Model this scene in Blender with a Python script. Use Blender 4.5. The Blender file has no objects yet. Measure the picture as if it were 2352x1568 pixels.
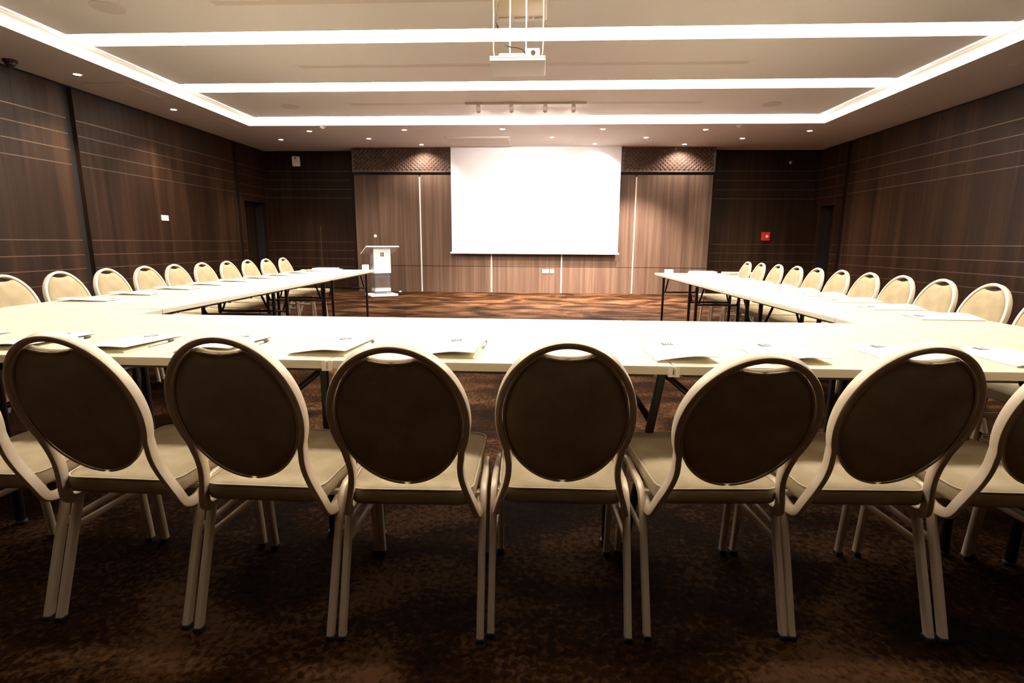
import bpy, bmesh, math, random
from mathutils import Vector, Matrix
random.seed(7)
S = bpy.context.scene
COL = S.collection
PI = math.pi

# ------------------------------------------------------------------ materials
def mat(name, col=(0.5, 0.5, 0.5), rough=0.6, metal=0.0, **kw):
    m = bpy.data.materials.new(name); m.use_nodes = True
    b = m.node_tree.nodes['Principled BSDF']
    b.inputs['Base Color'].default_value = (*col, 1)
    b.inputs['Roughness'].default_value = rough
    b.inputs['Metallic'].default_value = metal
    for k, v in kw.items():
        b.inputs[k.replace('_', ' ')].default_value = v
    return m

def nd(m, t, **kw):
    n = m.node_tree.nodes.new(t)
    for k, v in kw.items(): setattr(n, k, v)
    return n

def varied(name, c1, c2, scale=(5, 5, 5), rough=0.6, metal=0.0, detail=4.0, lo=0.35, hi=0.65, bump=0.0, bscale=200.0, **kw):
    """noise between two colours in object space"""
    m = mat(name, c1, rough, metal, **kw); L = m.node_tree.links
    b = m.node_tree.nodes['Principled BSDF']
    tc = nd(m, 'ShaderNodeTexCoord'); mp = nd(m, 'ShaderNodeMapping')
    mp.inputs['Scale'].default_value = scale
    no = nd(m, 'ShaderNodeTexNoise'); no.inputs['Scale'].default_value = 1.0; no.inputs['Detail'].default_value = detail
    r = nd(m, 'ShaderNodeValToRGB')
    r.color_ramp.elements[0].position = lo; r.color_ramp.elements[0].color = (*c1, 1)
    r.color_ramp.elements[1].position = hi; r.color_ramp.elements[1].color = (*c2, 1)
    L.new(tc.outputs['Object'], mp.inputs['Vector']); L.new(mp.outputs[0], no.inputs['Vector'])
    L.new(no.outputs['Fac'], r.inputs['Fac']); L.new(r.outputs[0], b.inputs['Base Color'])
    if bump:
        n2 = nd(m, 'ShaderNodeTexNoise'); n2.inputs['Scale'].default_value = bscale
        bp = nd(m, 'ShaderNodeBump'); bp.inputs['Strength'].default_value = bump; bp.inputs['Distance'].default_value = 0.002
        L.new(tc.outputs['Object'], n2.inputs['Vector']); L.new(n2.outputs['Fac'], bp.inputs['Height']); L.new(bp.outputs[0], b.inputs['Normal'])
    return m

def glow(name, col, strength):
    m = mat(name, (0.9, 0.9, 0.9), 0.6)
    b = m.node_tree.nodes['Principled BSDF']
    b.inputs['Emission Color'].default_value = (*col, 1)
    b.inputs['Emission Strength'].default_value = strength
    return m

def wood(name, cols, sx=1.0):
    m = mat(name, cols[0], 0.45); L = m.node_tree.links
    b = m.node_tree.nodes['Principled BSDF']; b.inputs['Specular IOR Level'].default_value = 0.22
    tc = nd(m, 'ShaderNodeTexCoord')
    facs = []
    for sc, zz, w in ((15 * sx, 0.30, 0.5), (70 * sx, 1.2, 0.18), (4 * sx, 0.15, 0.42)):
        mp = nd(m, 'ShaderNodeMapping'); mp.inputs['Scale'].default_value = (sc, sc, zz)
        no = nd(m, 'ShaderNodeTexNoise'); no.inputs['Scale'].default_value = 1; no.inputs['Detail'].default_value = 3
        L.new(tc.outputs['Object'], mp.inputs['Vector']); L.new(mp.outputs[0], no.inputs['Vector'])
        mu = nd(m, 'ShaderNodeMath', operation='MULTIPLY'); mu.inputs[1].default_value = w
        L.new(no.outputs['Fac'], mu.inputs[0]); facs.append(mu)
    a = nd(m, 'ShaderNodeMath', operation='ADD'); L.new(facs[0].outputs[0], a.inputs[0]); L.new(facs[1].outputs[0], a.inputs[1])
    a2 = nd(m, 'ShaderNodeMath', operation='ADD'); L.new(a.outputs[0], a2.inputs[0]); L.new(facs[2].outputs[0], a2.inputs[1])
    r = nd(m, 'ShaderNodeValToRGB'); e = r.color_ramp.elements
    e[0].position = 0.40; e[0].color = (*cols[0], 1)
    e[1].position = 0.72; e[1].color = (*cols[2], 1)
    k = e.new(0.55); k.color = (*cols[1], 1)
    L.new(a2.outputs[0], r.inputs['Fac']); L.new(r.outputs[0], b.inputs['Base Color'])
    return m

def carpet_mat():
    m = mat('carpet', (0.06, 0.03, 0.02), 0.85); L = m.node_tree.links
    b = m.node_tree.nodes['Principled BSDF']; b.inputs['Specular IOR Level'].default_value = 0.03; b.inputs['Specular Tint'].default_value = (1.0, 0.78, 0.66, 1)
    tc = nd(m, 'ShaderNodeTexCoord')
    def noise(s, d, sc=(1, 1, 1), dist=0.0):
        mp = nd(m, 'ShaderNodeMapping'); mp.inputs['Scale'].default_value = sc
        n = nd(m, 'ShaderNodeTexNoise'); n.inputs['Scale'].default_value = s; n.inputs['Detail'].default_value = d
        n.inputs['Distortion'].default_value = dist
        L.new(tc.outputs['Object'], mp.inputs['Vector']); L.new(mp.outputs[0], n.inputs['Vector']); return n
    n1 = noise(1.6, 5, (1, 1.6, 1), 0.8); n2 = noise(48, 5, (1, 1, 1), 0.6)
    mx = nd(m, 'ShaderNodeMath', operation='ADD'); s1 = nd(m, 'ShaderNodeMath', operation='MULTIPLY'); s2 = nd(m, 'ShaderNodeMath', operation='MULTIPLY')
    s1.inputs[1].default_value = 0.6; s2.inputs[1].default_value = 0.4
    L.new(n1.outputs['Fac'], s1.inputs[0]); L.new(n2.outputs['Fac'], s2.inputs[0])
    L.new(s1.outputs[0], mx.inputs[0]); L.new(s2.outputs[0], mx.inputs[1])
    r = nd(m, 'ShaderNodeValToRGB'); e = r.color_ramp.elements
    e[0].position = 0.38; e[0].color = (*CARPET[0], 1)
    e[1].position = 0.62; e[1].color = (*CARPET[2], 1)
    k = e.new(0.5); k.color = (*CARPET[1], 1)
    L.new(mx.outputs[0], r.inputs['Fac']); L.new(r.outputs[0], b.inputs['Base Color'])
    n3 = noise(400, 2); bp = nd(m, 'ShaderNodeBump'); bp.inputs['Strength'].default_value = 0.5; bp.inputs['Distance'].default_value = 0.004
    L.new(n3.outputs['Fac'], bp.inputs['Height']); L.new(bp.outputs[0], b.inputs['Normal'])
    return m

CARPET = ((0.0028, 0.0009, 0.0002), (0.021, 0.0076, 0.0023), (0.090, 0.042, 0.018))
WARM = (1.0, 0.925, 0.81)
K_STRIP, K_NEAR, K_BACK, K_COVE, K_SLOT, K_DOT = 16.5, 10.5, 1.1, 1.9, 0.8, 30.0
SPOT_W = 150.0
EXPOSURE = 0.70

M = dict(
    carpet=carpet_mat(),
    ceil=varied('ceiling_paint', (0.92, 0.89, 0.85), (0.93, 0.90, 0.86), (0.8, 0.8, 0.8), 0.9),
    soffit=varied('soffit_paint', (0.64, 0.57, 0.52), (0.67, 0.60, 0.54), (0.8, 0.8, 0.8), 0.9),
    slot=mat('air_slot_grey', (0.80, 0.73, 0.65), 0.8),
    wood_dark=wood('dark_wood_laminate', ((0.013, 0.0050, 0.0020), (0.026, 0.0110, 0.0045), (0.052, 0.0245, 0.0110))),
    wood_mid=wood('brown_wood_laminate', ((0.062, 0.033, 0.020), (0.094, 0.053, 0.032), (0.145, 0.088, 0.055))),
    crown=varied('scalloped_wood', (0.075, 0.045, 0.032), (0.12, 0.075, 0.052), (3, 3, 3), 0.28),
    black=mat('shadow_gap_black', (0.006, 0.004, 0.003), 0.8),
    inlay=mat('groove_inlay', (0.13, 0.085, 0.058), 0.35, 0.5),
    alu=mat('bright_aluminium', (0.85, 0.78, 0.74), 0.35, 0.3),
    door=wood('door_wood', ((0.012, 0.006, 0.003), (0.022, 0.011, 0.006), (0.035, 0.018, 0.011))),
    frame=varied('champagne_powder_coat', (0.76, 0.62, 0.45), (0.79, 0.65, 0.48), (8, 8, 8), 0.38, 0.2),
    fabric=varied('beige_velour', (0.37, 0.29, 0.175), (0.47, 0.38, 0.245), (9, 9, 9), 0.9, 0.0, 6.0, 0.35, 0.66, 0.25, 350.0, Specular_IOR_Level=0.12),
    piping=mat('piping_beige', (0.58, 0.49, 0.36), 0.6),
    foot=mat('foot_cap_black', (0.02, 0.018, 0.016), 0.6),
    top=varied('white_table_laminate', (0.60, 0.525, 0.375), (0.62, 0.54, 0.39), (2, 2, 2), 0.38),
    edge=mat("table_edge_band", (0.68, 0.61, 0.49), 0.45),
    steel=mat('black_steel', (0.012, 0.010, 0.010), 0.35, 0.3),
    clip=mat('plastic_clip', (0.85, 0.8, 0.74), 0.4),
    paper=mat("white_paper", (0.95, 0.94, 0.92), 0.55),
    inner=mat('cream_paper', (0.80, 0.68, 0.42), 0.7),
    cover_in=mat('folder_shadow_side', (0.62, 0.52, 0.40), 0.7),
    ink=mat("logo_grey", (0.07, 0.062, 0.055), 0.6),
    ink2=mat('logo_light', (0.78, 0.74, 0.66), 0.6),
    penw=mat('pen_white', (0.86, 0.83, 0.78), 0.35),
    pend=mat('pen_dark', (0.05, 0.035, 0.03), 0.35),
    screen=mat('projection_screen', (0.93, 0.91, 0.90), 0.7),
    white=mat('white_plastic', (0.86, 0.82, 0.77), 0.45),
    proj=mat('lift_white', (0.96, 0.93, 0.92), 0.5), track=mat('track_white', (0.60, 0.52, 0.43), 0.5),
    lift=mat('lift_housing', (0.62, 0.52, 0.30), 0.45, 0.3),
    lect=mat('lectern_white', (0.88, 0.84, 0.80), 0.35),
    acryl=mat('clear_acrylic', (0.95, 0.95, 0.95), 0.04, 0.0, Transmission_Weight=0.95, IOR=1.3),
    grey=mat('grey_metal', (0.20, 0.18, 0.17), 0.4, 0.5),
    red=mat('alarm_red', (0.75, 0.03, 0.02), 0.4),
    cable=mat('cable_dark', (0.05, 0.035, 0.02), 0.6),
    strip=glow('strip_glow', WARM, K_STRIP), strip_back=glow('strip_glow_dim', WARM, K_BACK), strip_near=glow('strip_glow_dimmer', WARM, K_NEAR),
    cove=glow('cove_riser_glow', (1.0, 0.82, 0.64), K_COVE),
    edgeslot=glow('edge_slot_glow', (1.0, 0.80, 0.66), K_SLOT),
    dot=glow('lamp_lens', (1.0, 0.93, 0.88), K_DOT),
    lens_off=mat('lamp_lens_off', (0.75, 0.66, 0.58), 0.3),
)

# ------------------------------------------------------------------ mesh helpers
SHARP = {'leg', 'seat_rail', 'stretcher', 'back_frame', 'cross_rail', 'rod', 'housing', 'base_plate', 'lens', 'cover_plate', 'column'}
class MB:
    def __init__(self): self.bm = bmesh.new(); self.mats = []
    def mi(self, m):
        if m not in self.mats: self.mats.append(m)
        return self.mats.index(m)
    def box(self, x0, y0, z0, x1, y1, z1, m, bev=0.0):
        i = self.mi(m); old = set(self.bm.faces)
        r = bmesh.ops.create_cube(self.bm, size=1.0); vs = r['verts']
        for v in vs:
            v.co.x = (x0 + x1) / 2 + v.co.x * (x1 - x0)
            v.co.y = (y0 + y1) / 2 + v.co.y * (y1 - y0)
            v.co.z = (z0 + z1) / 2 + v.co.z * (z1 - z0)
        if bev > 0:
            es = list({e for v in vs for e in v.link_edges})
            bmesh.ops.bevel(self.bm, geom=es, offset=bev, segments=2, affect='EDGES', profile=0.5)
        for f in self.bm.faces:
            if f not in old: f.material_index = i
        return self
    def sweep(self, pts, w, d, m, ref=(1, 0, 0), closed=False, rnd=0.35, n=3, caps=True):
        """rounded-rectangle tube: w along ref, d across it; ref may be a list, one per point"""
        i = self.mi(m); P = [Vector(p) for p in pts]; N = len(P)
        refs = [Vector(r) for r in ref] if isinstance(ref, list) else [Vector(ref)] * N
        prof = []
        r = min(w, d) * rnd
        for cx, cy, a0 in ((w / 2 - r, d / 2 - r, 0), (-w / 2 + r, d / 2 - r, 90), (-w / 2 + r, -d / 2 + r, 180), (w / 2 - r, -d / 2 + r, 270)):
            for k in range(n):
                a = math.radians(a0 + 90 * k / (n - 1)) if n > 1 else math.radians(a0 + 45)
                prof.append((cx + r * math.cos(a), cy + r * math.sin(a)))
        rings = []
        for k in range(N):
            if closed: t = P[(k + 1) % N] - P[k - 1]
            else: t = P[min(k + 1, N - 1)] - P[max(k - 1, 0)]
            t.normalize()
            a = refs[k] - t * refs[k].dot(t); a.normalize(); b = t.cross(a)
            rings.append([self.bm.verts.new(P[k] + a * px + b * py) for px, py in prof])
        q = len(prof)
        for k in range(N if closed else N - 1):
            A, B = rings[k], rings[(k + 1) % N]
            for j in range(q):
                f = self.bm.faces.new((A[j], A[(j + 1) % q], B[(j + 1) % q], B[j])); f.material_index = i; f.smooth = True
        if not closed and caps:
            for R in (rings[0][::-1], rings[-1]):
                f = self.bm.faces.new(R); f.material_index = i
        return self
    def tube(self, pts, r, m, seg=8, closed=False):
        P = [Vector(p) for p in pts]; t = (P[1] - P[0]).normalized()
        ref = Vector((0, 0, 1)) if abs(t.z) < 0.8 else Vector((1, 0, 0))
        return self.sweep(pts, 2 * r, 2 * r, m, ref, closed, rnd=0.4999, n=max(2, seg // 4 + 1))
    def cyl(self, c, r, h, m, axis='Z', seg=24, r2=None, smooth=True):
        i = self.mi(m)
        rot = {'Z': Matrix(), 'X': Matrix.Rotation(PI / 2, 4, 'Y'), 'Y': Matrix.Rotation(PI / 2, 4, 'X')}[axis]
        rr = bmesh.ops.create_cone(self.bm, cap_ends=True, segments=seg, radius1=r, radius2=r if r2 is None else r2, depth=h,
                                   matrix=Matrix.Translation(c) @ rot)
        for f in {f for v in rr['verts'] for f in v.link_faces}:
            f.material_index = i
            if len(f.verts) == 4: f.smooth = smooth
        return self
    def ball(self, c, r, m, sc=(1, 1, 1)):
        i = self.mi(m)
        rr = bmesh.ops.create_uvsphere(self.bm, u_segments=16, v_segments=10, radius=r, matrix=Matrix.Translation(c) @ Matrix.Diagonal((*sc, 1)))
        for f in {f for v in rr['verts'] for f in v.link_faces}: f.material_index = i; f.smooth = True
        return self
    def rings(self, R, m, cap0=True, cap1=True, smooth=True):
        i = self.mi(m); V = [[self.bm.verts.new(p) for p in r] for r in R]; q = len(R[0])
        for a, b in zip(V[:-1], V[1:]):
            for j in range(q):
                f = self.bm.faces.new((a[j], a[(j + 1) % q], b[(j + 1) % q], b[j])); f.material_index = i; f.smooth = smooth
        if cap0: f = self.bm.faces.new(V[0][::-1]); f.material_index = i; f.smooth = smooth
        if cap1: f = self.bm.faces.new(V[-1]); f.material_index = i; f.smooth = smooth
        return self
    def build(self, name, parent=None):
        bmesh.ops.recalc_face_normals(self.bm, faces=self.bm.faces)
        me = bpy.data.meshes.new(name); self.bm.to_mesh(me); self.bm.free()
        if name in SHARP: me.set_sharp_from_angle(angle=math.radians(32))
        for m in self.mats: me.materials.append(m)
        o = bpy.data.objects.new(name, me); COL.objects.link(o)
        if parent: o.parent = parent
        return o

def thing(name, label, cat, loc=(0, 0, 0), rz=0.0, group=None):
    o = bpy.data.objects.new(name, None); COL.objects.link(o); o.empty_display_size = 0.1
    o.location = loc; o.rotation_euler = (0, 0, rz); tag(o, label, cat, group); return o
def tag(o, label, cat, group=None):
    o['label'] = label; o['category'] = cat
    if group: o['group'] = group
    return o
def struct(o): o['kind'] = 'structure'; return o
def kids(o): return [c for c in list(bpy.data.objects) if c.parent == o]
def copy_tree(o, parent=None):
    c = o.copy(); COL.objects.link(c)
    if parent: c.parent = parent
    for ch in kids(o): copy_tree(ch, c)
    return c
def place(o, loc, rz, label):
    o.location = loc; o.rotation_euler = (0, 0, rz); o['label'] = label; return o

# ------------------------------------------------------------------ room
XL, XR, YB, YF, ZS, ZP = -6.37, 6.16, -3.2, 12.57, 3.19, 3.285
T = 0.12
struct(MB().box(XL - .3, YB - .2, -0.1, XR + .3, YF + .3, 0.0, M['carpet']).build('floor'))

# soffit ceiling with the tray cut out
TX0, TX1, TY0, TY1 = -5.30, 4.88, -1.40, 9.92
b = MB()
b.box(XL - .3, YB - .2, ZS, TX0, YF + .3, ZS + .3, M['soffit'])
b.box(TX1, YB - .2, ZS, XR + .3, YF + .3, ZS + .3, M['soffit'])
b.box(TX0, TY1, ZS, TX1, YF + .3, ZS + .3, M['soffit'])
b.box(TX0, YB - .2, ZS, TX1, TY0, ZS + .3, M['soffit'])
b.box(XL - .3, YB - .2, ZS + .31, XR + .3, YF + .3, ZS + .4, M['soffit'])
struct(b.build('ceiling'))
# floating panels between the light slots
PX0, PX1 = -5.08, 4.66
panels = [(-1.22, 0.33), (0.68, 2.18), (2.53, 3.95), (4.30, 5.90), (6.25, 7.70), (8.12, 9.68)]
for k, (y0, y1) in enumerate(panels):
    struct(MB().box(PX0, y0, ZP, PX1, y1, ZP + .1, M['ceil'], 0.004).build('trim_%d' % (k + 1)))
# ledges around the tray
b = MB()
b.box(TX0, TY0, ZP, TX0 + .1, TY1, ZP + .02, M['ceil']); b.box(TX1 - .1, TY0, ZP, TX1, TY1, ZP + .02, M['ceil'])
b.box(TX0 + .1, TY1 - .07, ZP, TX1 - .1, TY1, ZP + .02, M['ceil']); b.box(TX0 + .1, TY0, ZP, TX1 - .1, TY0 + .07, ZP + .02, M['ceil'])
struct(b.build('trim_7'))

def glow_boxes(name, label, boxes, m, group=None):
    b = MB()
    for bx in boxes: b.box(*bx, m)
    return tag(b.build(name), label, 'light', group)
gaps = [(3.95, 4.30), (5.90, 6.25), (7.70, 8.12)]
for (y0, y1), lb in zip(gaps, ('long white ceiling light strip just outside the top of the view, behind the projector lift',
                              'broad glowing ceiling strip directly behind the hanging projector lift, widest of the strips',
                              'narrower glowing ceiling strip between the projector lift and the row of track spotlights')):
    glow_boxes('light_strip', lb, [(PX0, y0 - .02, ZP + .035, PX1, y1 + .02, ZP + .05)], M['strip'], 'ceiling light strips')  # glowing sheet stands in for the recess top lit by hidden LEDs
glow_boxes('light_strip', 'glowing ceiling strip above the near edge of the near tables, outside the view', [(PX0, 2.16, ZP + .035, PX1, 2.55, ZP + .05)], M['strip_near'], 'ceiling light strips')
glow_boxes('light_strip', 'dim glowing ceiling strip above the photographer, outside the view', [(PX0, .31, ZP + .035, PX1, .70, ZP + .05)], M['strip_back'], 'ceiling light strips')
glow_boxes('light_strip', 'glowing ceiling strip nearest the far wall, in front of the downlight field', [(PX0, 9.66, ZP + .035, PX1, TY1 - .07, ZP + .05)], M['strip'], 'ceiling light strips')
glow_boxes('cove_riser', 'riser face glowing as if cove-lit along the left edge of the ceiling tray', [(TX0, TY0 + .01, ZS + .004, TX0 + .008, TY1 - .01, ZP - .002)], M['cove'], 'glowing cove risers')  # emission put on the riser face in place of hidden cove LEDs
glow_boxes('cove_riser', 'riser face glowing as if cove-lit along the right edge of the ceiling tray', [(TX1 - .008, TY0 + .01, ZS + .004, TX1, TY1 - .01, ZP - .002)], M['cove'], 'glowing cove risers')
glow_boxes('cove_riser', 'riser face glowing as if cove-lit along the far edge of the ceiling tray', [(TX0 + .01, TY1 - .008, ZS + .004, TX1 - .01, TY1, ZP - .002)], M['cove'], 'glowing cove risers')
glow_boxes('slot_glow', 'thin pinkish slot recess glowing as if lit, beside the left cove riser', [(TX0 + .10, TY0 + .01, ZP + .035, PX0 - .002, TY1 - .08, ZP + .05)], M['edgeslot'], 'glowing edge slots')  # the recess light is put in as a weak glow of its own
glow_boxes('slot_glow', 'thin pinkish slot recess glowing as if lit, beside the right cove riser', [(PX1 + .002, TY0 + .01, ZP + .035, TX1 - .10, TY1 - .08, ZP + .05)], M['edgeslot'], 'glowing edge slots')

# ---- walls
GZ = (2.74, 2.54, 2.335, 2.14, 1.13, 0.93, 0.74, 0.545)
def side_wall(name, x, sgn, segs, door, glim):
    """x = wall plane, sgn +1 if the room lies towards +x"""
    b = MB(); bk = x - sgn * 0.06
    y0, y1, dz = door
    def bx(xa, ya, za, xb, yb, zb, m): b.box(min(xa, xb), ya, za, max(xa, xb), yb, zb, m)
    o = x - sgn * 0.32
    bx(bk, YB - .2, 0, o, y0, ZS + .2, M['black']); bx(bk, y1, 0, o, YF + .3, ZS + .2, M['black']); bx(bk, y0, dz, o, y1, ZS + .2, M['black'])
    for (a, c, za) in segs:
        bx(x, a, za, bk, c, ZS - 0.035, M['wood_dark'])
        for g in GZ:
            if g > za and not (g < 0.0):
                bx(x + sgn * .002, a + .01, g - .006, x - sgn * .002, c - .01, g + .006, M['inlay'])
    return struct(b.build(name))
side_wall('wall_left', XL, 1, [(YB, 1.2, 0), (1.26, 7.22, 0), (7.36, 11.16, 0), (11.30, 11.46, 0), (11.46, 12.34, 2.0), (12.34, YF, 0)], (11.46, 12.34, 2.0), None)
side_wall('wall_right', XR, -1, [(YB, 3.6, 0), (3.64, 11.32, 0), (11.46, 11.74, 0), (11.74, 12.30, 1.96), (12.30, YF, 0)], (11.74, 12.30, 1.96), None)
struct(MB().box(XL - .30, 11.46, 0, XL - .24, 12.34, 2.0, M['door']).cyl((XL - .22, 11.56, 1.0), .012, .05, M['grey'], 'X').build('door_1'))
struct(MB().box(XR + .24, 11.74, 0, XR + .30, 12.30, 1.96, M['door']).cyl((XR + .22, 11.84, 1.0), .012, .05, M['grey'], 'X').build('door_2'))
# back wall, side recesses with groove lines
b = MB(); b.box(XL - .3, YF + .04, 0, XR + .3, YF + .3, ZS + .2, M['black'])
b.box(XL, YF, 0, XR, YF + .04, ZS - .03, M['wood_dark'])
for g in GZ:
    b.box(XL + .02, YF - .002, g - .006, -4.40, YF, g + .006, M['inlay']); b.box(3.95, YF - .002, g - .006, XR - .02, YF, g + .006, M['inlay'])
b.box(-5.19, YF - .001, 0, -5.18, YF, 1.5, M['inlay'])
struct(b.build('wall_back'))
struct(MB().box(XL - .3, YB - .2, 0, XR + .3, YB, ZS + .2, M['wood_dark']).build('wall_rear'))
# central projecting panelling
PY = 12.19; CX0, CX1 = -4.19, 3.76
b = MB()
b.box(CX0, PY + .03, 0, CX1, YF + .01, ZS + .01, M['black'])
xs = [CX0, -2.70, -1.085, 0.51, 2.11, CX1]
for a, c in zip(xs[:-1], xs[1:]):
    b.box(a + .014, PY, 0.0, c - .014, PY + .03, 0.592, M['wood_mid'])
    b.box(a + .014, PY, 0.604, c - .014, PY + .03, 2.61, M['wood_mid'])
b.box(CX0, PY, 0, CX0 + .014, YF, 2.61, M['wood_mid']); b.box(CX1 - .014, PY, 0, CX1, YF, 2.61, M['wood_mid'])
b.box(CX0, PY + .012, 0.59, CX1, PY + .03, 0.606, M['wood_dark'])
struct(b.build('wall_centre'))
for k, x in enumerate(xs[1:-1]):
    z1 = 2.57 if k in (0, 3) else 0.9
    struct(MB().box(x - .013, PY - .006, 0.01, x + .013, PY + .02, z1, M['alu'] if k != 3 else M['piping']).build('trim_%d' % (8 + k)))
# scalloped crown band
b = MB(); cz0, cz1 = 2.665, ZS - .004
b.box(CX0 - .02, PY - .03, cz0, CX1 + .02, YF, cz1, M['crown'])
b.box(CX0 - .02, PY - .036, cz0, CX1 + .02, PY - .028, cz0 + .015, M['wood_mid'])
i = b.mi(M['crown']); dw, dh = 0.098, 0.088
row = 0; z = cz0 + .02 + dh / 2
while z + dh / 2 < cz1 - .003:
    x = CX0 + dw / 2 + (dw / 2 if row % 2 else 0)
    while x + dw / 2 < CX1:
        if not (-2.0 < x < 1.8):
            c = b.bm.verts.new((x, PY - .052, z + .012))
            q = [b.bm.verts.new(p) for p in ((x - dw / 2, PY - .031, z), (x, PY - .031, z - dh / 2 + .002), (x + dw / 2, PY - .031, z), (x, PY - .031, z + dh / 2 - .002))]
            for j in range(4):
                f = b.bm.faces.new((q[j], q[(j + 1) % 4], c)); f.material_index = i
        x += dw
    z += dh / 2; row += 1
struct(b.build('trim_12'))

# ------------------------------------------------------------------ ceiling fittings
def downlight(x, y, label, on=True, w=SPOT_W, tgt=None, cone=96):
    t = thing('downlight', label, 'light', (x, y, ZS), 0, 'recessed downlights')
    b = MB(); n = 28
    R = lambda r, z: [(r * math.cos(2 * PI * k / n), r * math.sin(2 * PI * k / n), z) for k in range(n)]
    b.rings([R(.040, -.0005), R(.043, -.006), R(.058, -.004), R(.060, 0.0)], M['soffit'] if not on else M['white'], False, False).build('trim_ring', t)
    MB().cyl((0, 0, -.003), .042, .004, M['dot'] if on else M['lens_off']).build('lens', t)
    if on:
        l = bpy.data.lights.new('lamp_beam', 'SPOT'); l.energy = w; l.spot_size = math.radians(cone); l.spot_blend = 0.7
        l.color = (1.0, 0.90, 0.86); l.shadow_soft_size = 0.03
        o = bpy.data.objects.new('lamp_beam', l); COL.objects.link(o); o.parent = t; o.location = (0, 0, -.02)
        if tgt: o.rotation_euler = (math.radians(tgt), 0, 0)
    return t
DL = [(-5.86, 6.90, 'lit downlight in the left soffit, nearer the camera of the two there'),
      (-5.86, 8.69, 'lit downlight in the left soffit, farther from the camera of the two there'),
      (-5.335, 11.19, 'leftmost lit downlight above the far left corner of the room'),
      (-4.385, 10.38, 'lit downlight left of the lectern wall, beside the leftmost corner downlight'),
      (-3.48, 11.12, 'lit downlight almost straight above the lectern'),
      (-2.545, 10.30, 'lit downlight in the row nearest the tray, left of the projection screen'),
      (-2.555, 11.80, 'lit downlight washing the scalloped band left of the screen'),
      (-0.71, 10.27, 'lit downlight above the left part of the screen, just beyond the ceiling grille'),
      (0.22, 11.06, 'lit downlight above the middle of the screen, right of the ceiling grille'),
      (1.135, 11.76, 'lit downlight touching the top of the screen and making its bright streak'),
      (1.13, 10.30, 'lit downlight nearest the tray above the right part of the screen'),
      (2.07, 11.10, 'lit downlight above the right edge of the screen, between two rows'),
      (3.01, 11.84, 'lit downlight washing the scalloped band right of the screen'),
      (3.005, 10.38, 'lit downlight near the tray, left of the small smoke detector on the right'),
      (3.97, 11.22, 'lit downlight above the far right recess, in the middle row'),
      (4.93, 10.53, 'rightmost lit downlight, by the right corner of the ceiling tray')]
for x, y, lb in DL:
    if y > 11.7: downlight(x, y, lb, True, SPOT_W * 0.6, 14, 128)
    else: downlight(x, y, lb, True, SPOT_W * (9.0 if -1 < x < 2.5 else .8))
downlight(5.43, 6.86, 'unlit downlight in the right soffit, nearer the camera of the two there', False)
downlight(5.47, 8.68, 'unlit downlight in the right soffit, farther from the camera of the two there', False)

for x, y, lb in ((-4.09, 5.27, 'large round ceiling speaker at the top left of the view'),
                 (-4.08, 8.96, 'small-looking round ceiling speaker at left beyond the second light strip'),
                 (3.59, 9.0, 'round ceiling speaker at right beyond the second light strip')):
    b = MB(); b.cyl((x, y, ZP - .004), .145, .008, M['slot'], seg=40); b.cyl((x, y, ZP - .006), .13, .008, M['slot'], seg=40)
    tag(b.build('ceiling_speaker'), lb, 'speaker', 'round ceiling speakers')
for y, lb in ((5.22, 'long recessed-looking air slot in the ceiling panel nearest the camera'),
              (7.02, 'long air slot in the ceiling panel right behind the projector lift'),
              (8.86, 'long air slot in the ceiling panel that carries the track spotlights')):
    t = thing('air_slot', lb, 'vent', (0, y, ZP), 0, 'ceiling air slots')
    MB().box(-3.1, -.06, -.003, 2.54, .06, 0, M['ceil'], .001).build('frame', t)
    MB().box(-3.04, -.045, -.0045, 2.48, .045, -.0005, M['slot']).build('grille', t)
t = thing('ceiling_grille', 'flat rectangular air grille in the ceiling just above the left part of the screen', 'vent', (-1.27, 11.41, ZS))
MB().box(-.66, -.43, -.012, .66, .43, 0, M['soffit'], .003).build('frame', t)
b = MB()
for k in range(16): b.box(-.62, -.39 + k * .05, -.016, .62, -.365 + k * .05, -.010, M['slot'])
b.build('louvre', t)
for x, y, lb in ((-3.97, 9.99, 'small pale smoke detector at the left end of the far cove riser'), (3.48, 10.03, 'small pale smoke detector at the right end of the far cove riser')):
    tag(MB().cyl((x, y, ZS - .012), .05, .024, M['white'], r2=.055).cyl((x, y, ZS - .032), .03, .018, M['white']).build('smoke_detector'), lb, 'detector', 'smoke detectors')
tag(MB().cyl((-6.2, 6.36, ZS - .012), .07, .024, M['pend']).ball((-6.2, 6.36, ZS - .025), .055, M['pend']).build('dome_camera'), 'small black dome camera under the left soffit at the edge of the view', 'camera')
for x, y, lb in ((-5.84, 7.62, 'faint square access panel between the two lit downlights of the left soffit'), (-5.84, 9.75, 'faint square access panel beyond the farther lit downlight of the left soffit')):
    tag(MB().box(x - .3, y - .35, ZS - .005, x + .3, y + .35, ZS + .001, M['soffit'], .002).build('access_panel'), lb, 'panel', 'ceiling access panels')

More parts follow.
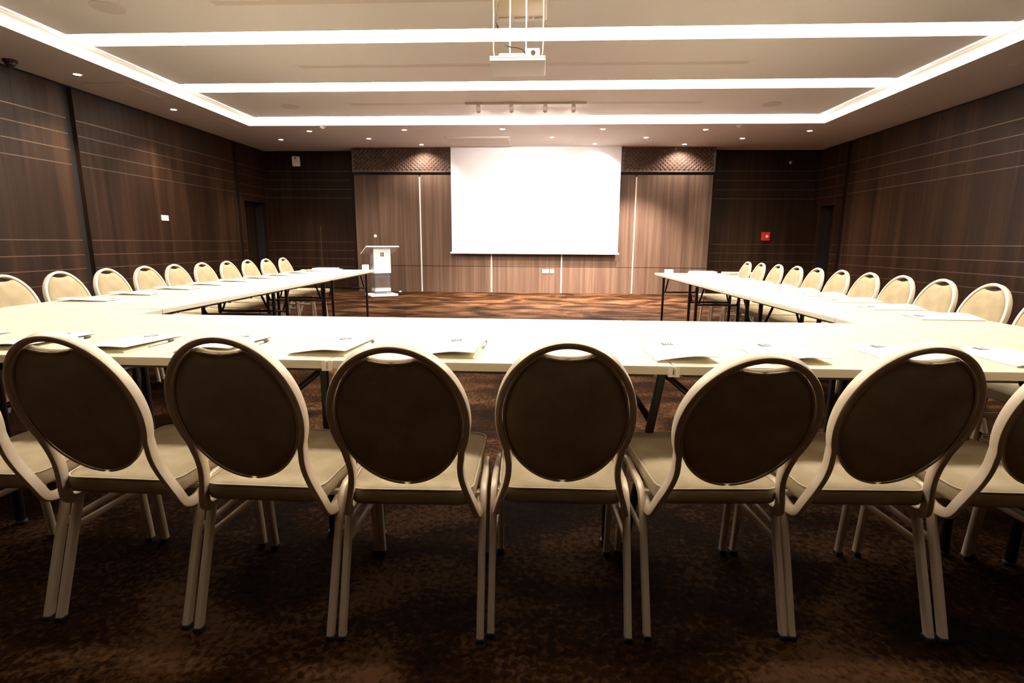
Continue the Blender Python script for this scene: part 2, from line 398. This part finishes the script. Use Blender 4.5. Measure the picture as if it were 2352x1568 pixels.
# track spotlights aimed at the screen
t = thing('spotlight_track', 'thin white ceiling track carrying four spotlights in front of the screen', 'track', (-.25, 8.80, ZP))
MB().box(-.95, -.018, -.03, .95, .018, 0, M['track'], .003).build('rail', t)
for x, lb in ((-.99, 'leftmost of the four track spotlights'), (-.47, 'second from left of the four track spotlights'),
              (.06, 'third from left of the four track spotlights'), (.50, 'rightmost of the four track spotlights')):
    h = thing('track_spotlight', lb + ' under the ceiling before the screen', 'light', (x, 8.80, ZP - .03), 0, 'track spotlights')
    MB().box(-.03, -.05, -.012, .03, .05, 0, M['track'], .003).cyl((0, 0, -.018), .008, .02, M['track']).build('adapter', h)
    o = MB().cyl((0, 0, 0), .036, .10, M['track'], 'Z').cyl((0, 0, -.051), .028, .004, M['dot'], 'Z').build('lamp_head', h)
    o.location = (0, .01, -.062); o.rotation_euler = (math.radians(62), 0, 0)
    l = bpy.data.lights.new('lamp_beam', 'SPOT'); l.energy = 75; l.spot_size = math.radians(80); l.spot_blend = .9; l.color = (1, .9, .87); l.shadow_soft_size = .04
    q = bpy.data.objects.new('lamp_beam', l); COL.objects.link(q); q.parent = h; q.location = (0, .07, -.10); q.rotation_euler = (math.radians(70), 0, 0)

# ------------------------------------------------------------------ projector lift
t = thing('projector_lift', 'white ceiling projector lift hanging in front of the light strips', 'projector', (-.19, 4.62, ZP))
MB().box(-.225, -.20, -.20, .225, .565, 0.0, M['lift'], .006).build('housing', t)
b = MB()
for xa, xb in ((-.20, -.08), (-.062, .05), (.068, .098), (.115, .20)): b.box(xa, .50, -.208, xb, .555, -.199, M['proj'], .002)  # white pieces added for the light lines glinting along the housing edge
b.build('housing_glint', t)
for x in (-.065, .062):
    MB().tube([(x, -.10, -.20), (x, -.10, -.74)], .0055, M['track'], 12).cyl((x, -.10, -.72), .016, .04, M['track']).build('rod', t)
for x in (-.195, .195):
    MB().tube([(x, -.10, -.20), (x, -.10, -.66), (x * .93, -.10, -.75)], .004, M['track'], 8).build('side_rod', t)
b = MB(); za, zb = -.775, -.755
b.box(-.215, -.22, za, .215, .18, zb, M['proj'], .004)
b.box(-.215, -.22, zb, .215, -.212, zb + .015, M['track'], .002)
b.build('base_plate', t)
pr = MB().box(-.15, -.16, zb, .10, .12, zb + .055, M['track'], .010).build('projector_body', t)
MB().box(.06, -.20, zb, .17, .0, zb + .075, M['proj'], .008).cyl((.12, -.203, zb + .04), .018, .01, M['cable'], 'Y').build('lens_block', t)
MB().box(-.13, -.13, zb + .055, .07, .02, zb + .062, M['cable'], .002).build('vent_grille', t)
MB().tube([(-.10, -.2, -.66), (-.06, -.21, -.672), (0, -.21, -.68), (.04, -.2, -.69), (.06, -.18, -.715), (.12, -.18, -.71)], .006, M['cable'], 8).build('cable', t)
MB().tube([(-.13, -.205, -.30), (-.155, -.21, -.36), (-.165, -.21, -.43), (-.165, -.205, -.50), (-.15, -.2, -.54)], .007, M['cable'], 8).build('hanging_cable', t)

# ------------------------------------------------------------------ screen, wall fittings
t = thing('projection_screen', 'large white pull-down projection screen on the far wall', 'screen', (-.115, 12.09, 0))
MB().box(-1.86, -.004, .925, 1.86, .004, ZS + .02, M['screen']).build('fabric', t)
MB().box(-1.895, -.02, .885, 1.895, .02, .925, M['white'], .006).build('bottom_bar', t)
def plate(name, label, cat, loc, rz, w, h, m, extra=None, group=None, d=.012):
    t = thing(name, label, cat, loc, rz, group)
    MB().box(-w / 2, -d, -h / 2, w / 2, 0, h / 2, m, .002).build('cover_plate', t)
    if extra: extra(t)
    return t
def sock(t):
    MB().cyl((0, -.0135, 0), .022, .004, M['ink2'], 'Y').build('socket', t)
plate('wall_socket', 'wider white wall socket low on the far wall under the screen', 'socket', (.155, PY, .497), 0, .15, .085, M['white'], sock)
plate('wall_switch', 'narrow white wall plate right of the wider socket under the screen', 'switch', (.30, PY, .497), 0, .08, .085, M['white'], lambda t: MB().box(-.02, -.015, -.03, .02, -.011, .03, M['ink2'], .001).build('rocker', t))
plate('wall_thermostat', 'white rectangular control plate on the left wood wall', 'control', (XL, 8.92, 1.51), -PI / 2 + PI, .17, .09, M['white'], lambda t: MB().box(-.05, -.016, -.025, .05, -.011, .025, M['ink2'], .001).build('display', t))
t = thing('fire_alarm', 'small red fire alarm box on the far right wall', 'alarm', (5.135, YF, 1.31))
MB().box(-.09, -.05, -.095, .09, 0, .095, M['red'], .008).build('case', t)
MB().cyl((.02, -.052, 0), .032, .008, M['ink2'], 'Y').build('button', t)
t = thing('wall_speaker', 'small white wall speaker high on the far left wall', 'speaker', (-5.60, YF, 2.94))
MB().box(-.02, -.10, -.02, .02, 0, .02, M['grey']).build('bracket', t)
o = MB().box(-.085, -.06, -.11, .085, .06, .11, M['white'], .02).cyl((0, -.061, -.02), .055, .006, M['ink2'], 'Y').cyl((0, -.061, .07), .02, .006, M['ink'], 'Y').build('cabinet', t)
o.location = (0, -.15, 0); o.rotation_euler = (math.radians(10), 0, math.radians(15))
tag(MB().box(5.51, YF - .03, 2.89, 5.56, YF, 2.95, M['white'], .006).cyl((5.535, YF - .032, 2.92), .012, .006, M['grey'], 'Y').build('motion_sensor'), 'tiny white sensor high on the far right wall above the red alarm', 'sensor')
tag(MB().cyl((-3.19, 12.08, .008), .035, .016, M['white']).ball((-3.19, 12.08, .016), .022, M['white'], (1, 1, .6)).build('floor_socket'), 'tiny white floor fitting at the foot of the far wall, right of the lectern', 'socket')

# ------------------------------------------------------------------ lectern
t = thing('lectern', 'white lectern with clear acrylic base and dark emblem before the far wall', 'lectern', (-3.36, 11.20, 0), math.radians(34))
MB().box(-.29, -.22, 0, .29, .26, .045, M['lect'], .008).build('base_plate', t)
b = MB()
for x in (-.17, .162): b.box(x, -.10, .045, x + .008, .16, .50, M['acryl'])
b.build('side_panel', t)
MB().box(-.16, -.10, .045, .16, -.092, .50, M['acryl']).build('front_glass', t)
MB().box(-.165, -.105, .10, .165, .16, .165, M['lect'], .003).build('lower_shelf', t)
MB().box(-.165, -.10, .40, .165, .16, .412, M['acryl']).box(-.165, -.10, .44, .165, .16, .452, M['acryl']).build('glass_shelf', t)
cb = MB().box(-.18, -.12, .485, .18, .14, 1.0, M['lect'])
for v in cb.bm.verts:
    if v.co.z > .9: v.co.z = .955 - v.co.y * math.tan(math.radians(20))
cb.build('column', t)
e = MB(); e.box(-.038, -.124, .835, .038, -.1195, .915, M['ink'], .001)
e.box(-.003, -.1255, .842, .003, -.1235, .908, M['ink2']); e.box(-.032, -.1255, .873, .032, -.1235, .878, M['ink2'])
for sx in (-.018, .018):
    for sz in (.857, .893): e.box(sx - .008, -.1255, sz - .003, sx + .008, -.1235, sz + .003, M['ink2'])
e.build('emblem', t)
o = MB().box(-.35, -.20, -.012, .35, .26, .014, M['lect'], .004).box(-.33, .25, .014, .33, .26, .03, M['lect']).build('reading_top', t)
o.location = (0, 0, .972); o.rotation_euler = (math.radians(-20), 0, 0)
MB().tube([(-.2, -.02, .62), (-.185, -.02, .72), (-.19, -.02, .80), (-.15, -.02, .80)], .006, M['grey'], 8).build('side_handle', t)
t = thing('microphone', 'gooseneck microphone with pale round head on top of the lectern', 'microphone', (-3.36, 11.20, -.03), math.radians(34))
MB().cyl((.0, .0, 1.034), .03, .02, M['pend']).build('base', t)
MB().tube([(0, 0, 1.04), (0, 0, 1.10), (-.005, .0, 1.16), (-.03, 0, 1.21), (-.075, .0, 1.265)], .005, M['pend'], 8).build('gooseneck', t)
MB().ball((-.09, 0, 1.285), .03, M['white']).build('head', t)

# ------------------------------------------------------------------ chairs
def make_chair(lean, name='banquet_chair'):
    """origin between the rear feet, front towards +y; lean = back angle in degrees"""
    t = thing(name, 'x', 'chair')
    fr = M['frame']; HX = .199
    for s in (-1, 1):
        # slanted rear leg bending forward into the seat side
        MB().sweep([(s * HX, y, z) for y, z in ((0, .012), (.055, .172), (.104, .314), (.114, .345), (.126, .369), (.144, .388), (.168, .399), (.200, .402))],
                   .021, .028, fr, (1, 0, 0)).build('leg', t)
        MB().sweep([(s * (HX - .004), y, z) for y, z in ((.435, .012), (.420, .17), (.408, .335), (.402, .362), (.390, .383), (.370, .397), (.340, .402), (.320, .402))],
                   .021, .026, fr, (1, 0, 0)).build('leg', t)
        MB().sweep([(s * HX, .196, .402), (s * HX, .26, .402), (s * (HX - .004), .325, .402)], .0205, .026, fr, (1, 0, 0)).build('seat_rail', t)
        MB().sweep([(s * (HX - .004), .083, .262), (s * (HX - .008), .412, .258)], .012, .020, fr, (1, 0, 0)).build('stretcher', t)
        MB().box(s * HX - .012, -.014, 0, s * HX + .012, .016, .014, M['foot'], .002).build('foot_cap', t)
        MB().box(s * (HX - .004) - .012, .421, 0, s * (HX - .004) + .012, .449, .014, M['foot'], .002).build('foot_cap', t)
    for yy in (.15, .37): MB().sweep([(-.19, yy, .382), (.19, yy, .382)], .02, .02, fr, (0, 1, 0)).build('cross_rail', t)
    # hoop back: plane coords (x, s) tilted back about (y=.09, z=.38)
    th = math.radians(lean); ct, st = math.cos(th), math.sin(th)
    N = Vector((0, ct, st))
    def H(x, s, n=0.0): return Vector((x, .058 - s * st, .38 + s * ct)) + N * n
    A_, B_, C_ = .1735, .215, .321
    right = []
    for k in range(0, 31):
        a = PI / 2 - math.radians(140) * k / 30
        right.append((A_ * math.cos(a), C_ + B_ * math.sin(a)))
    low = [(.1520, .196), (.1492, .176), (.1485, .154), (.1500, .130), (.1545, .104), (.1610, .077), (.1690, .050), (.1765, .024), (.1815, .004)]
    hp = [(x, s) for x, s in right if s > .22] + low
    def chaikin(P, it=2):
        for _ in range(it):
            Q = [P[0]]
            for u, v in zip(P[:-1], P[1:]):
                u, v = Vector(u), Vector(v); Q += [u * .75 + v * .25, u * .25 + v * .75]
            Q.append(P[-1]); P = Q
        return P
    R = [H(x, s) for x, s in hp]; rf = [N.copy() for _ in R]
    tail = [(.1840, .064, .3675), (.1860, .078, .3590), (.1875, .100, .3560), (.1885, .130, .3610), (.1895, .170, .3780)]
    tailr = [Vector((-.15, .95, .45)), Vector((-.3, .7, .8)), Vector((-.4, .2, .9)), Vector((-.4, -.1, .9)), Vector((-.4, -.3, .9))]
    RR = R + [Vector(p) for p in tail]; rfr = rf + tailr
    RR = RR[:1] + chaikin(RR[1:], 1); rfr = rfr[:1] + chaikin(rfr[1:], 1)
    Lp = [Vector((-p.x, p.y, p.z)) for p in RR[1:]][::-1]; Lr = [Vector((-r.x, r.y, r.z)) for r in rfr[1:]][::-1]
    MB().sweep(Lp + RR, .031, .018, fr, Lr + rfr, rnd=.22).build('back_frame', t)
    # upholstered oval with concave top
    out = []; n = 96; A2, B2 = A_ - .011, B_ - .005; xe, dip = .0645, .015
    for k in range(n):
        a = 2 * PI * k / n; x, s = A2 * math.cos(a), B2 * math.sin(a)
        if s > 0 and abs(x) < xe:
            s_e = B2 * math.sqrt(1 - (xe / A2) ** 2)
            u = abs(x) / xe
            s = s_e - dip * (1 - u * u) + .004 * (1 - u) 
        out.append((x, s))
    def ring(sc, nn): return [H(x * sc, C_ - .004 + (s - .001) * sc, nn) for x, s in out]
    b = MB()
    b.rings([ring(.15, -.019), ring(.5, -.0185), ring(.8, -.016), ring(.93, -.0125), ring(.985, -.0065), ring(1.0, .0), ring(.985, .010),
             ring(.93, .018), ring(.8, .024), ring(.5, .030), ring(.15, .031)], M['fabric'])
    br = b.build('backrest', t)
    MB().tube([H(x * .985, C_ - .004 + (s - .001) * .985, -.0105) for x, s in out], .0028, M['piping'], 8, True).build('piping', br)
    # seat cushion
    def rr(hw0, hw1, y0, y1, r, z, grow=0.0, dome=0.0):
        pts = []
        for cx, cy, a0, hw in ((1, 1, 0, hw1), (-1, 1, 90, hw1), (-1, -1, 180, hw0), (1, -1, 270, hw0)):
            for k in range(8):
                a = math.radians(a0 + 90 * k / 7)
                pts.append((cx * (hw - r + grow) + r * math.cos(a), (y1 - r + grow if cy > 0 else y0 + r - grow) + r * math.sin(a), z))
        return pts
    b = MB()
    h0, h1, ya, yb, r = .178, .186, .045, .510, .045
    DZ = -.0365
    b.rings([rr(h0, h1, ya, yb, r, DZ + .431, -.012), rr(h0, h1, ya, yb, r, DZ + .434, -.002), rr(h0, h1, ya, yb, r, DZ + .444, .001), rr(h0, h1, ya, yb, r, DZ + .468, .002),
             rr(h0, h1, ya, yb, r, DZ + .478, -.003), rr(h0, h1, ya, yb, r, DZ + .484, -.013), rr(h0, h1, ya, yb, r, DZ + .4875, -.04), rr(h0, h1, ya, yb, r, DZ + .4905, -.09), rr(h0, h1, ya, yb, r, DZ + .4915, -.128)], M['fabric'])
    st_ = b.build('seat', t)
    MB().tube(rr(h0, h1, ya, yb, r, DZ + .4795, -.001), .0025, M['piping'], 8, True).build('piping', st_)
    return t

FRONT = [(-1.665, 1.352, .0, 18, 'near-row banquet chair cut off by the left edge of the view'),
         (-1.225, 1.345, -.02, 17.3, 'near-row banquet chair with its back to the camera, first whole one from the left'),
         (-.784, 1.326, -.02, 15.8, 'near-row banquet chair with its back to the camera, second whole one from the left'),
         (-.352, 1.329, .03, 19.4, 'near-row banquet chair with its back to the camera, left of the most central one'),
         (.074, 1.362, .01, 17.5, 'most central near-row banquet chair, its back square to the camera'),
         (.528, 1.388, .06, 23.6, 'near-row banquet chair leaning back furthest, right of the most central one'),
         (.948, 1.407, .04, 18.5, 'near-row banquet chair with its back to the camera, last whole one on the right'),
         (1.385, 1.415, .0, 18, 'near-row banquet chair cut off by the right edge of the view'),
         (1.80, 1.43, .0, 18, 'near-row banquet chair mostly hidden at the right edge, only a seat corner showing')]
for x, y, rz, lean, lb in FRONT:
    c = make_chair(lean); c['group'] = 'near row of banquet chairs'; place(c, (x, y, 0), rz, lb)
proto = make_chair(17.8); proto['group'] = 'left row of banquet chairs'
ordn = ('nearest the camera', 'second from the camera', 'third from the camera', 'fourth from the camera', 'fifth from the camera', 'fifth from the far end',
        'fourth from the far end', 'third from the far end', 'second from the far end', 'last at the far end')
LY = (3.42, 3.855, 4.30, 4.735, 5.141, 5.58, 6.04, 6.488, 6.939, 7.417)
LZ = (.904, .893, .892, .889, .912, .901, .923, .911, .909, .908)
left_pos = []
for k, (y, z) in enumerate(zip(LY, LZ)):
    s = 1.0 + .008 * k / 9 * 5 - .01
    X_ = -3.57 * s; Y_ = y * X_ / -3.6
    c = proto if k == 0 else copy_tree(proto)
    rz = -PI / 2 + random.uniform(-.02, .02)
    left_pos.append((X_ + .10, Y_))
    place(c, (X_ + .065, Y_, 0), rz, 'banquet chair in the left row, ' + ordn[k])
RYS = (7.365, 6.919, 6.43, 5.966, 5.539, 5.10, 4.672, 4.255, 3.842, 3.425, 2.99, 2.56)
ordr = ('last at the far end', 'second from the far end', 'third from the far end', 'fourth from the far end', 'fifth from the far end', 'sixth from the far end',
        'seventh from the far end', 'third nearest of those seen whole', 'second nearest of those seen whole', 'nearest one seen whole', 'cut off by the right edge of the view',
        'beyond the right edge of the view')
right_pos = []
for k, y in enumerate(RYS):
    X_ = 2.78; Y_ = y
    c = copy_tree(proto); c['group'] = 'right row of banquet chairs'
    right_pos.append((X_ - .10, Y_))
    place(c, (X_ - .062, Y_, 0), PI / 2 + random.uniform(-.02, .02), 'banquet chair in the right row, ' + ordr[k])

# ------------------------------------------------------------------ tables
TT = .74
def table(cx, cy, w, L, rz, label, group, low_rail=False, slant=(0, 0), insets=(.09, .09), leg_in=(.10, .10)):
    """folding table; length L along local Y, width w along local X"""
    t = thing('folding_table', label, 'table', (cx, cy, 0), rz, group)
    o = MB().box(-w / 2, -L / 2 + .001, TT - .028, w / 2, L / 2 - .001, TT - .002, M['edge'], .002).box(-w / 2 + .001, -L / 2 + .002, TT - .003, w / 2 - .001, L / 2 - .002, TT, M['top'], .0012).build('tabletop', t)
    for s in (-1, 1): MB().box(s * (w / 2 - .0725) - .0125, -L / 2 + .05, TT - .05, s * (w / 2 - .0725) + .0125, L / 2 - .05, TT - .028, M['steel']).build('apron_rail', t)
    for e, ins, sl in zip((-1, 1), insets, slant):
        y = e * (L / 2 - ins)
        yo = y + e * sl
        for s in (-1, 1):
            x = s * (w / 2 - leg_in[0 if s < 0 else 1])
            MB().sweep([(x, y, TT - .03), (x, yo, .012)], .030, .030, M['steel'], (1, 0, 0)).build('leg', t)
            MB().cyl((x, yo, .008), .02, .016, M['foot']).build('foot_cap', t)
            if not low_rail: MB().sweep([(x * .9, y - e * .16, TT - .04), (x * .9, y, .50)], .018, .010, M['steel'], (1, 0, 0)).build('brace', t)
        MB().sweep([(-w / 2 + leg_in[0], y + e * sl * .35, .49), (w / 2 - leg_in[1], y + e * sl * .35, .49)], .022, .022, M['steel'], (0, 1, 0)).build('crossbar', t)
        if low_rail:
            x = low_rail * (w / 2 - .005 - leg_in[1])
            MB().sweep([(x, y, .672), (x, y - e * .38, .36)], .022, .022, M['steel'], (1, 0, 0)).build('strut', t)
            MB().sweep([(x + .002 * e, y - e * .075, TT - .03), (x, y, .672)], .014, .014, M['steel'], (1, 0, 0)).build('link', t)
    if low_rail:
        x = low_rail * (w / 2 - .005 - leg_in[1])
        MB().sweep([(x, -(L / 2 - insets[0] - .36), .362), (x, (L / 2 - insets[1] - .36), .362)], .02, .02, M['steel'], (1, 0, 0)).build('low_rail', t)
    return t
Y1, Y2 = 1.688, 2.728
XLi, XRi, XLo, XRo = -2.17, 1.61, -3.14, 2.385
def ftable(x0, x1, lb, ins, sl=(0, 0), lr=1):
    # local Y -> world -X ... rotate by +90deg: local y axis points to -X
    return table((x0 + x1) / 2, (Y1 + Y2) / 2, Y2 - Y1, x1 - x0, -PI / 2, lb, 'near row of white tables', low_rail=lr, slant=sl, insets=ins, leg_in=(.10, .185))
ftable(XLi, -.70, 'white folding table in the near row, left of the centre', (.09, .09))
ftable(-.70, .44, 'central white folding table of the near row, facing the screen', (.10, .17), (0, 0), 0)
ftable(.44, XRi, 'white folding table in the near row, right of the centre', (.014, .09), (.11, 0))
def row(ys, x_in0, x_in1, w, side, labels, group):
    ya, yb = ys[0], ys[-1]
    ang = math.atan2(x_in1 - x_in0, yb - Y2)
    for (y0, y1), lb in zip(zip(ys[:-1], ys[1:]), labels):
        L = y1 - y0; cy = (y0 + y1) / 2
        xi = x_in0 + (x_in1 - x_in0) * (cy - Y2) / (yb - Y2) if cy > Y2 else x_in0
        a = -ang if cy > Y2 else 0
        table(xi + side * w / 2, cy, w, L, a, lb, group, insets=(.13, .13), leg_in=(.22, .10) if side < 0 else (.10, .22))
row((Y1, 2.93, 4.66, 5.87, 7.50), XLi, -2.335, .955, -1,
    ('white folding table at the near left corner of the table horseshoe', 'white folding table in the left row, second from the corner', 'white folding table in the left row, third from the corner',
     'white folding table at the far end of the left row beside the lectern'), 'left row of white tables')
row((Y1, 2.93, 4.25, 5.87, 7.36), XRi, 1.575, .765, 1,
    ('white folding table at the near right corner of the table horseshoe', 'white folding table in the right row, second from the corner', 'white folding table in the right row, third from the corner',
     'white folding table at the far end of the right row'), 'right row of white tables')
for x, lb in ((-.70, 'pale plastic clip joining the near tables left of the centre'), (.44, 'pale plastic clip joining the near tables right of the centre')):
    tag(MB().box(x - .018, Y1 - .006, TT - .034, x + .018, Y1 + .03, TT - .028, M['clip'], .002).box(x - .018, Y1 - .007, TT - .034, x - .004, Y1 - .0005, TT + .002, M['clip'], .001)
        .box(x + .004, Y1 - .007, TT - .034, x + .018, Y1 - .0005, TT + .002, M['clip'], .001).build('table_clip'), lb, 'clip', 'table joining clips')
# table seen behind the far right chair
t = thing('side_table', 'small white-topped table standing behind the farthest right-row chair', 'table', (3.12, 8.45, 0))
MB().box(-.22, -.2, .655, .22, .2, .70, M['top'], .004).build('tabletop', t)
for x in (-.18, .18):
    for y in (-.16, .16): MB().box(x - .012, y - .012, 0, x + .012, y + .012, .655, M['steel']).build('leg', t)

# ------------------------------------------------------------------ folders and pens
def make_folder(open_=.024, w=.205, d=.32):
    """spine on the left (-x), lifts at the right front; origin at the middle of the front edge"""
    t = thing('paper_folder', 'x', 'folder')
    MB().box(-w / 2, 0, 0, w / 2, d, .0015, M['paper']).build('back_cover', t)
    MB().box(-w / 2 + .004, .004, .0015, w / 2 - .006, d - .004, .0035, M['inner']).build('sheets', t)
    b = MB(); nx, ny = 12, 8; i = b.mi(M['paper']); j_ = b.mi(M['cover_in'])
    def hgt(u, v):
        return .0037 + open_ * min(1, u * 1.6) ** .7 * (1 - .75 * v) * (1 + .25 * math.sin(u * PI)) * .62
    G = []; thk = .0012
    for lev in (0, thk):
        G.append([[b.bm.verts.new((-w / 2 + w * u / nx, d * v / ny, hgt(u / nx, v / ny) + lev)) for u in range(nx + 1)] for v in range(ny + 1)])
    for l in (0, 1):
        for v in range(ny):
            for u in range(nx):
                q = (G[l][v][u], G[l][v][u + 1], G[l][v + 1][u + 1], G[l][v + 1][u])
                f = b.bm.faces.new(q if l else q[::-1]); f.material_index = i; f.smooth = True
    def side(a, c):
        f = b.bm.faces.new((a[0], a[1], c[1], c[0])); f.material_index = i
    for u in range(nx):
        side((G[0][0][u], G[0][0][u + 1]), (G[1][0][u], G[1][0][u + 1])); side((G[0][ny][u], G[0][ny][u + 1]), (G[1][ny][u], G[1][ny][u + 1]))
    for v in range(ny):
        side((G[0][v][0], G[0][v + 1][0]), (G[1][v][0], G[1][v + 1][0])); side((G[0][v][nx], G[0][v + 1][nx]), (G[1][v][nx], G[1][v + 1][nx]))
    cv = b.build('front_cover', t)
    z = max(hgt(.42, .80), hgt(.58, .80)) + thk + .0008
    e = MB(); s = .019; cx, cy = 0, d * .85
    e.box(cx - s, cy - s, z - .0025, cx + s, cy + s, z, M['ink'])
    for k in range(3): e.box(cx - s * .72 + k * s * .52, cy - s * .2, z, cx - s * .72 + k * s * .52 + s * .26, cy + s * .30, z + .0003, M['ink2'])
    e.box(cx - s * .75, cy - s * .62, z, cx + s * .75, cy - s * .42, z + .0003, M['ink2'])
    e.build('logo_mark', cv)
    return t
fp = make_folder()
TOPZ = TT + .0003
FF = [(-2.30, 1.775, .05, 'white folder on the corner table at the far left edge of the view'),
      (-1.93, 1.765, .03, 'white folder seen through the handle hole of the first whole near-row chair'),
      (-1.555, 1.752, .0, 'white folder between the first and second whole near-row chairs'),
      (-1.185, 1.765, .0, 'white folder mostly hidden behind the second whole near-row chair'),
      (-.765, 1.755, -.02, 'white folder between the second and third whole near-row chairs'),
      (-.318, 1.757, .0, 'white folder left of the most central near-row chair'),
      (.500, 1.745, .02, 'white folder right of the most central near-row chair'),
      (.870, 1.752, .03, 'white folder behind the furthest leaning near-row chair'),
      (1.300, 1.765, .04, 'white folder partly hidden by the last whole near-row chair'),
      (1.655, 1.752, .0, 'white folder on the near row cut off by the right edge')]
for k, (x, y, rz, lb) in enumerate(FF):
    c = fp if k == 0 else copy_tree(fp)
    c['group'] = 'white folders on the near tables'; place(c, (x, y, TOPZ), rz, lb)
fl = ordn
for k, (x, y) in enumerate(left_pos):
    xi = XLo + .035 + (x + 3.47) * .6
    c = copy_tree(fp); c['group'] = 'white folders on the left tables'
    place(c, (xi, y - .04, TOPZ), -PI / 2 + random.uniform(-.09, .09), 'folder on the left tables, before chair ' + ordn[k])
for k, (x, y) in enumerate(right_pos[1:11]):
    c = copy_tree(fp); c['group'] = 'white folders on the right tables'
    place(c, (XRo - .035, y - .02, TOPZ), PI / 2 + random.uniform(-.09, .09), 'folder on the right tables, before chair ' + ordr[k + 1])
# pens lying in the open edge of the near folders
def make_pen():
    t = thing('ballpoint_pen', 'x', 'pen')
    MB().cyl((0, .05, 0), .004, .085, M['penw'], 'Y', 12).cyl((0, .0, 0), .0015, .015, M['penw'], 'Y', 12, r2=.004).build('barrel', t)
    MB().cyl((0, .108, 0), .0045, .034, M['pend'], 'Y', 12).box(-.0012, .085, .004, .0012, .12, .0075, M['pend']).build('cap', t)
    return t
pen0 = make_pen(); first = True
for x, y, lb in ((-1.812, 1.90, 'pen beside the folder behind the first whole near-row chair'), (-1.437, 1.86, 'dark-capped pen beside the folder between the first and second whole near-row chairs'),
                 (-1.068, 1.88, 'pen beside the folder hidden behind the second whole near-row chair'), (-.648, 1.90, 'pen beside the folder left of the third whole near-row chair'),
                 (-.204, 1.93, 'pen beside the folder left of the most central near-row chair')):
    c = pen0 if first else copy_tree(pen0); first = False
    c['group'] = 'pens beside the near folders'; place(c, (x, y, TOPZ + .0046), random.uniform(-.04, .04), lb)

# things at the far ends of the side rows
tag(MB().box(1.70, 7.24, TT, 1.80, 7.33, TT + .05, M['white'], .004).build('card_box'), 'small white box at the far inner corner of the right tables', 'box')
tag(MB().box(-2.475, 7.36, TT, -2.40, 7.44, TT + .075, M['white'], .004).box(-2.465, 7.355, TT + .01, -2.41, 7.361, TT + .06, M['ink2']).build('card_holder'), 'small white card holder at the end of the left tables beside the lectern', 'holder')
k = 0
for x, y, n, side in ((2.12, 7.02, 4, 'right'), (-2.95, 7.25, 3, 'left')):
    for i in range(n):
        pos = ('at the bottom', 'second from the bottom', 'third from the bottom', 'on the top')[i] if n == 4 else ('at the bottom', 'in the middle', 'on the top')[i]
        dx = random.uniform(-.01, .01); dz = TT + .011 * i
        b = MB().box(-.15, -.11, 0, .15, .11, .0105, M['paper'], .002)
        o = tag(b.build('paper_pad'), 'paper pad %s of the stack at the far %s tables' % (pos, side), 'pad', 'paper pads stacked at the far %s' % side)
        o.location = (x + dx, y, dz); o.rotation_euler = (0, 0, random.uniform(-.05, .05))

# ------------------------------------------------------------------ camera, world, colour
f, pitch, yaw, roll, h = 1215.4, .184, .0496, .0062, 1.1286
cp, sp, cy, sy, cr, sr = math.cos(pitch), math.sin(pitch), math.cos(yaw), math.sin(yaw), math.cos(roll), math.sin(roll)
R = Vector((cy, sy, 0)); Fh = Vector((-sy, cy, 0)); Zv = Vector((0, 0, 1))
Fv = Fh * cp - Zv * sp; U = Fh * sp + Zv * cp
R2 = R * cr + U * sr; U2 = U * cr - R * sr
cam = bpy.data.cameras.new('camera'); cam.sensor_width = 36; cam.lens = 36 * f / 2352; cam.clip_start = .05
co = bpy.data.objects.new('camera', cam); COL.objects.link(co)
m4 = Matrix.Identity(4)
for i in range(3): m4[i][0] = R2[i]; m4[i][1] = U2[i]; m4[i][2] = -Fv[i]
m4[2][3] = h; co.matrix_world = m4
S.camera = co
w = bpy.data.worlds.new('world'); S.world = w; w.use_nodes = True
w.node_tree.nodes['Background'].inputs[0].default_value = (0.01, 0.008, 0.006, 1)
w.node_tree.nodes['Background'].inputs[1].default_value = 0.2
vs = S.view_settings; vs.view_transform = 'Standard'; vs.look = 'None'; vs.exposure = EXPOSURE; vs.gamma = 1; vs.use_curve_mapping = False
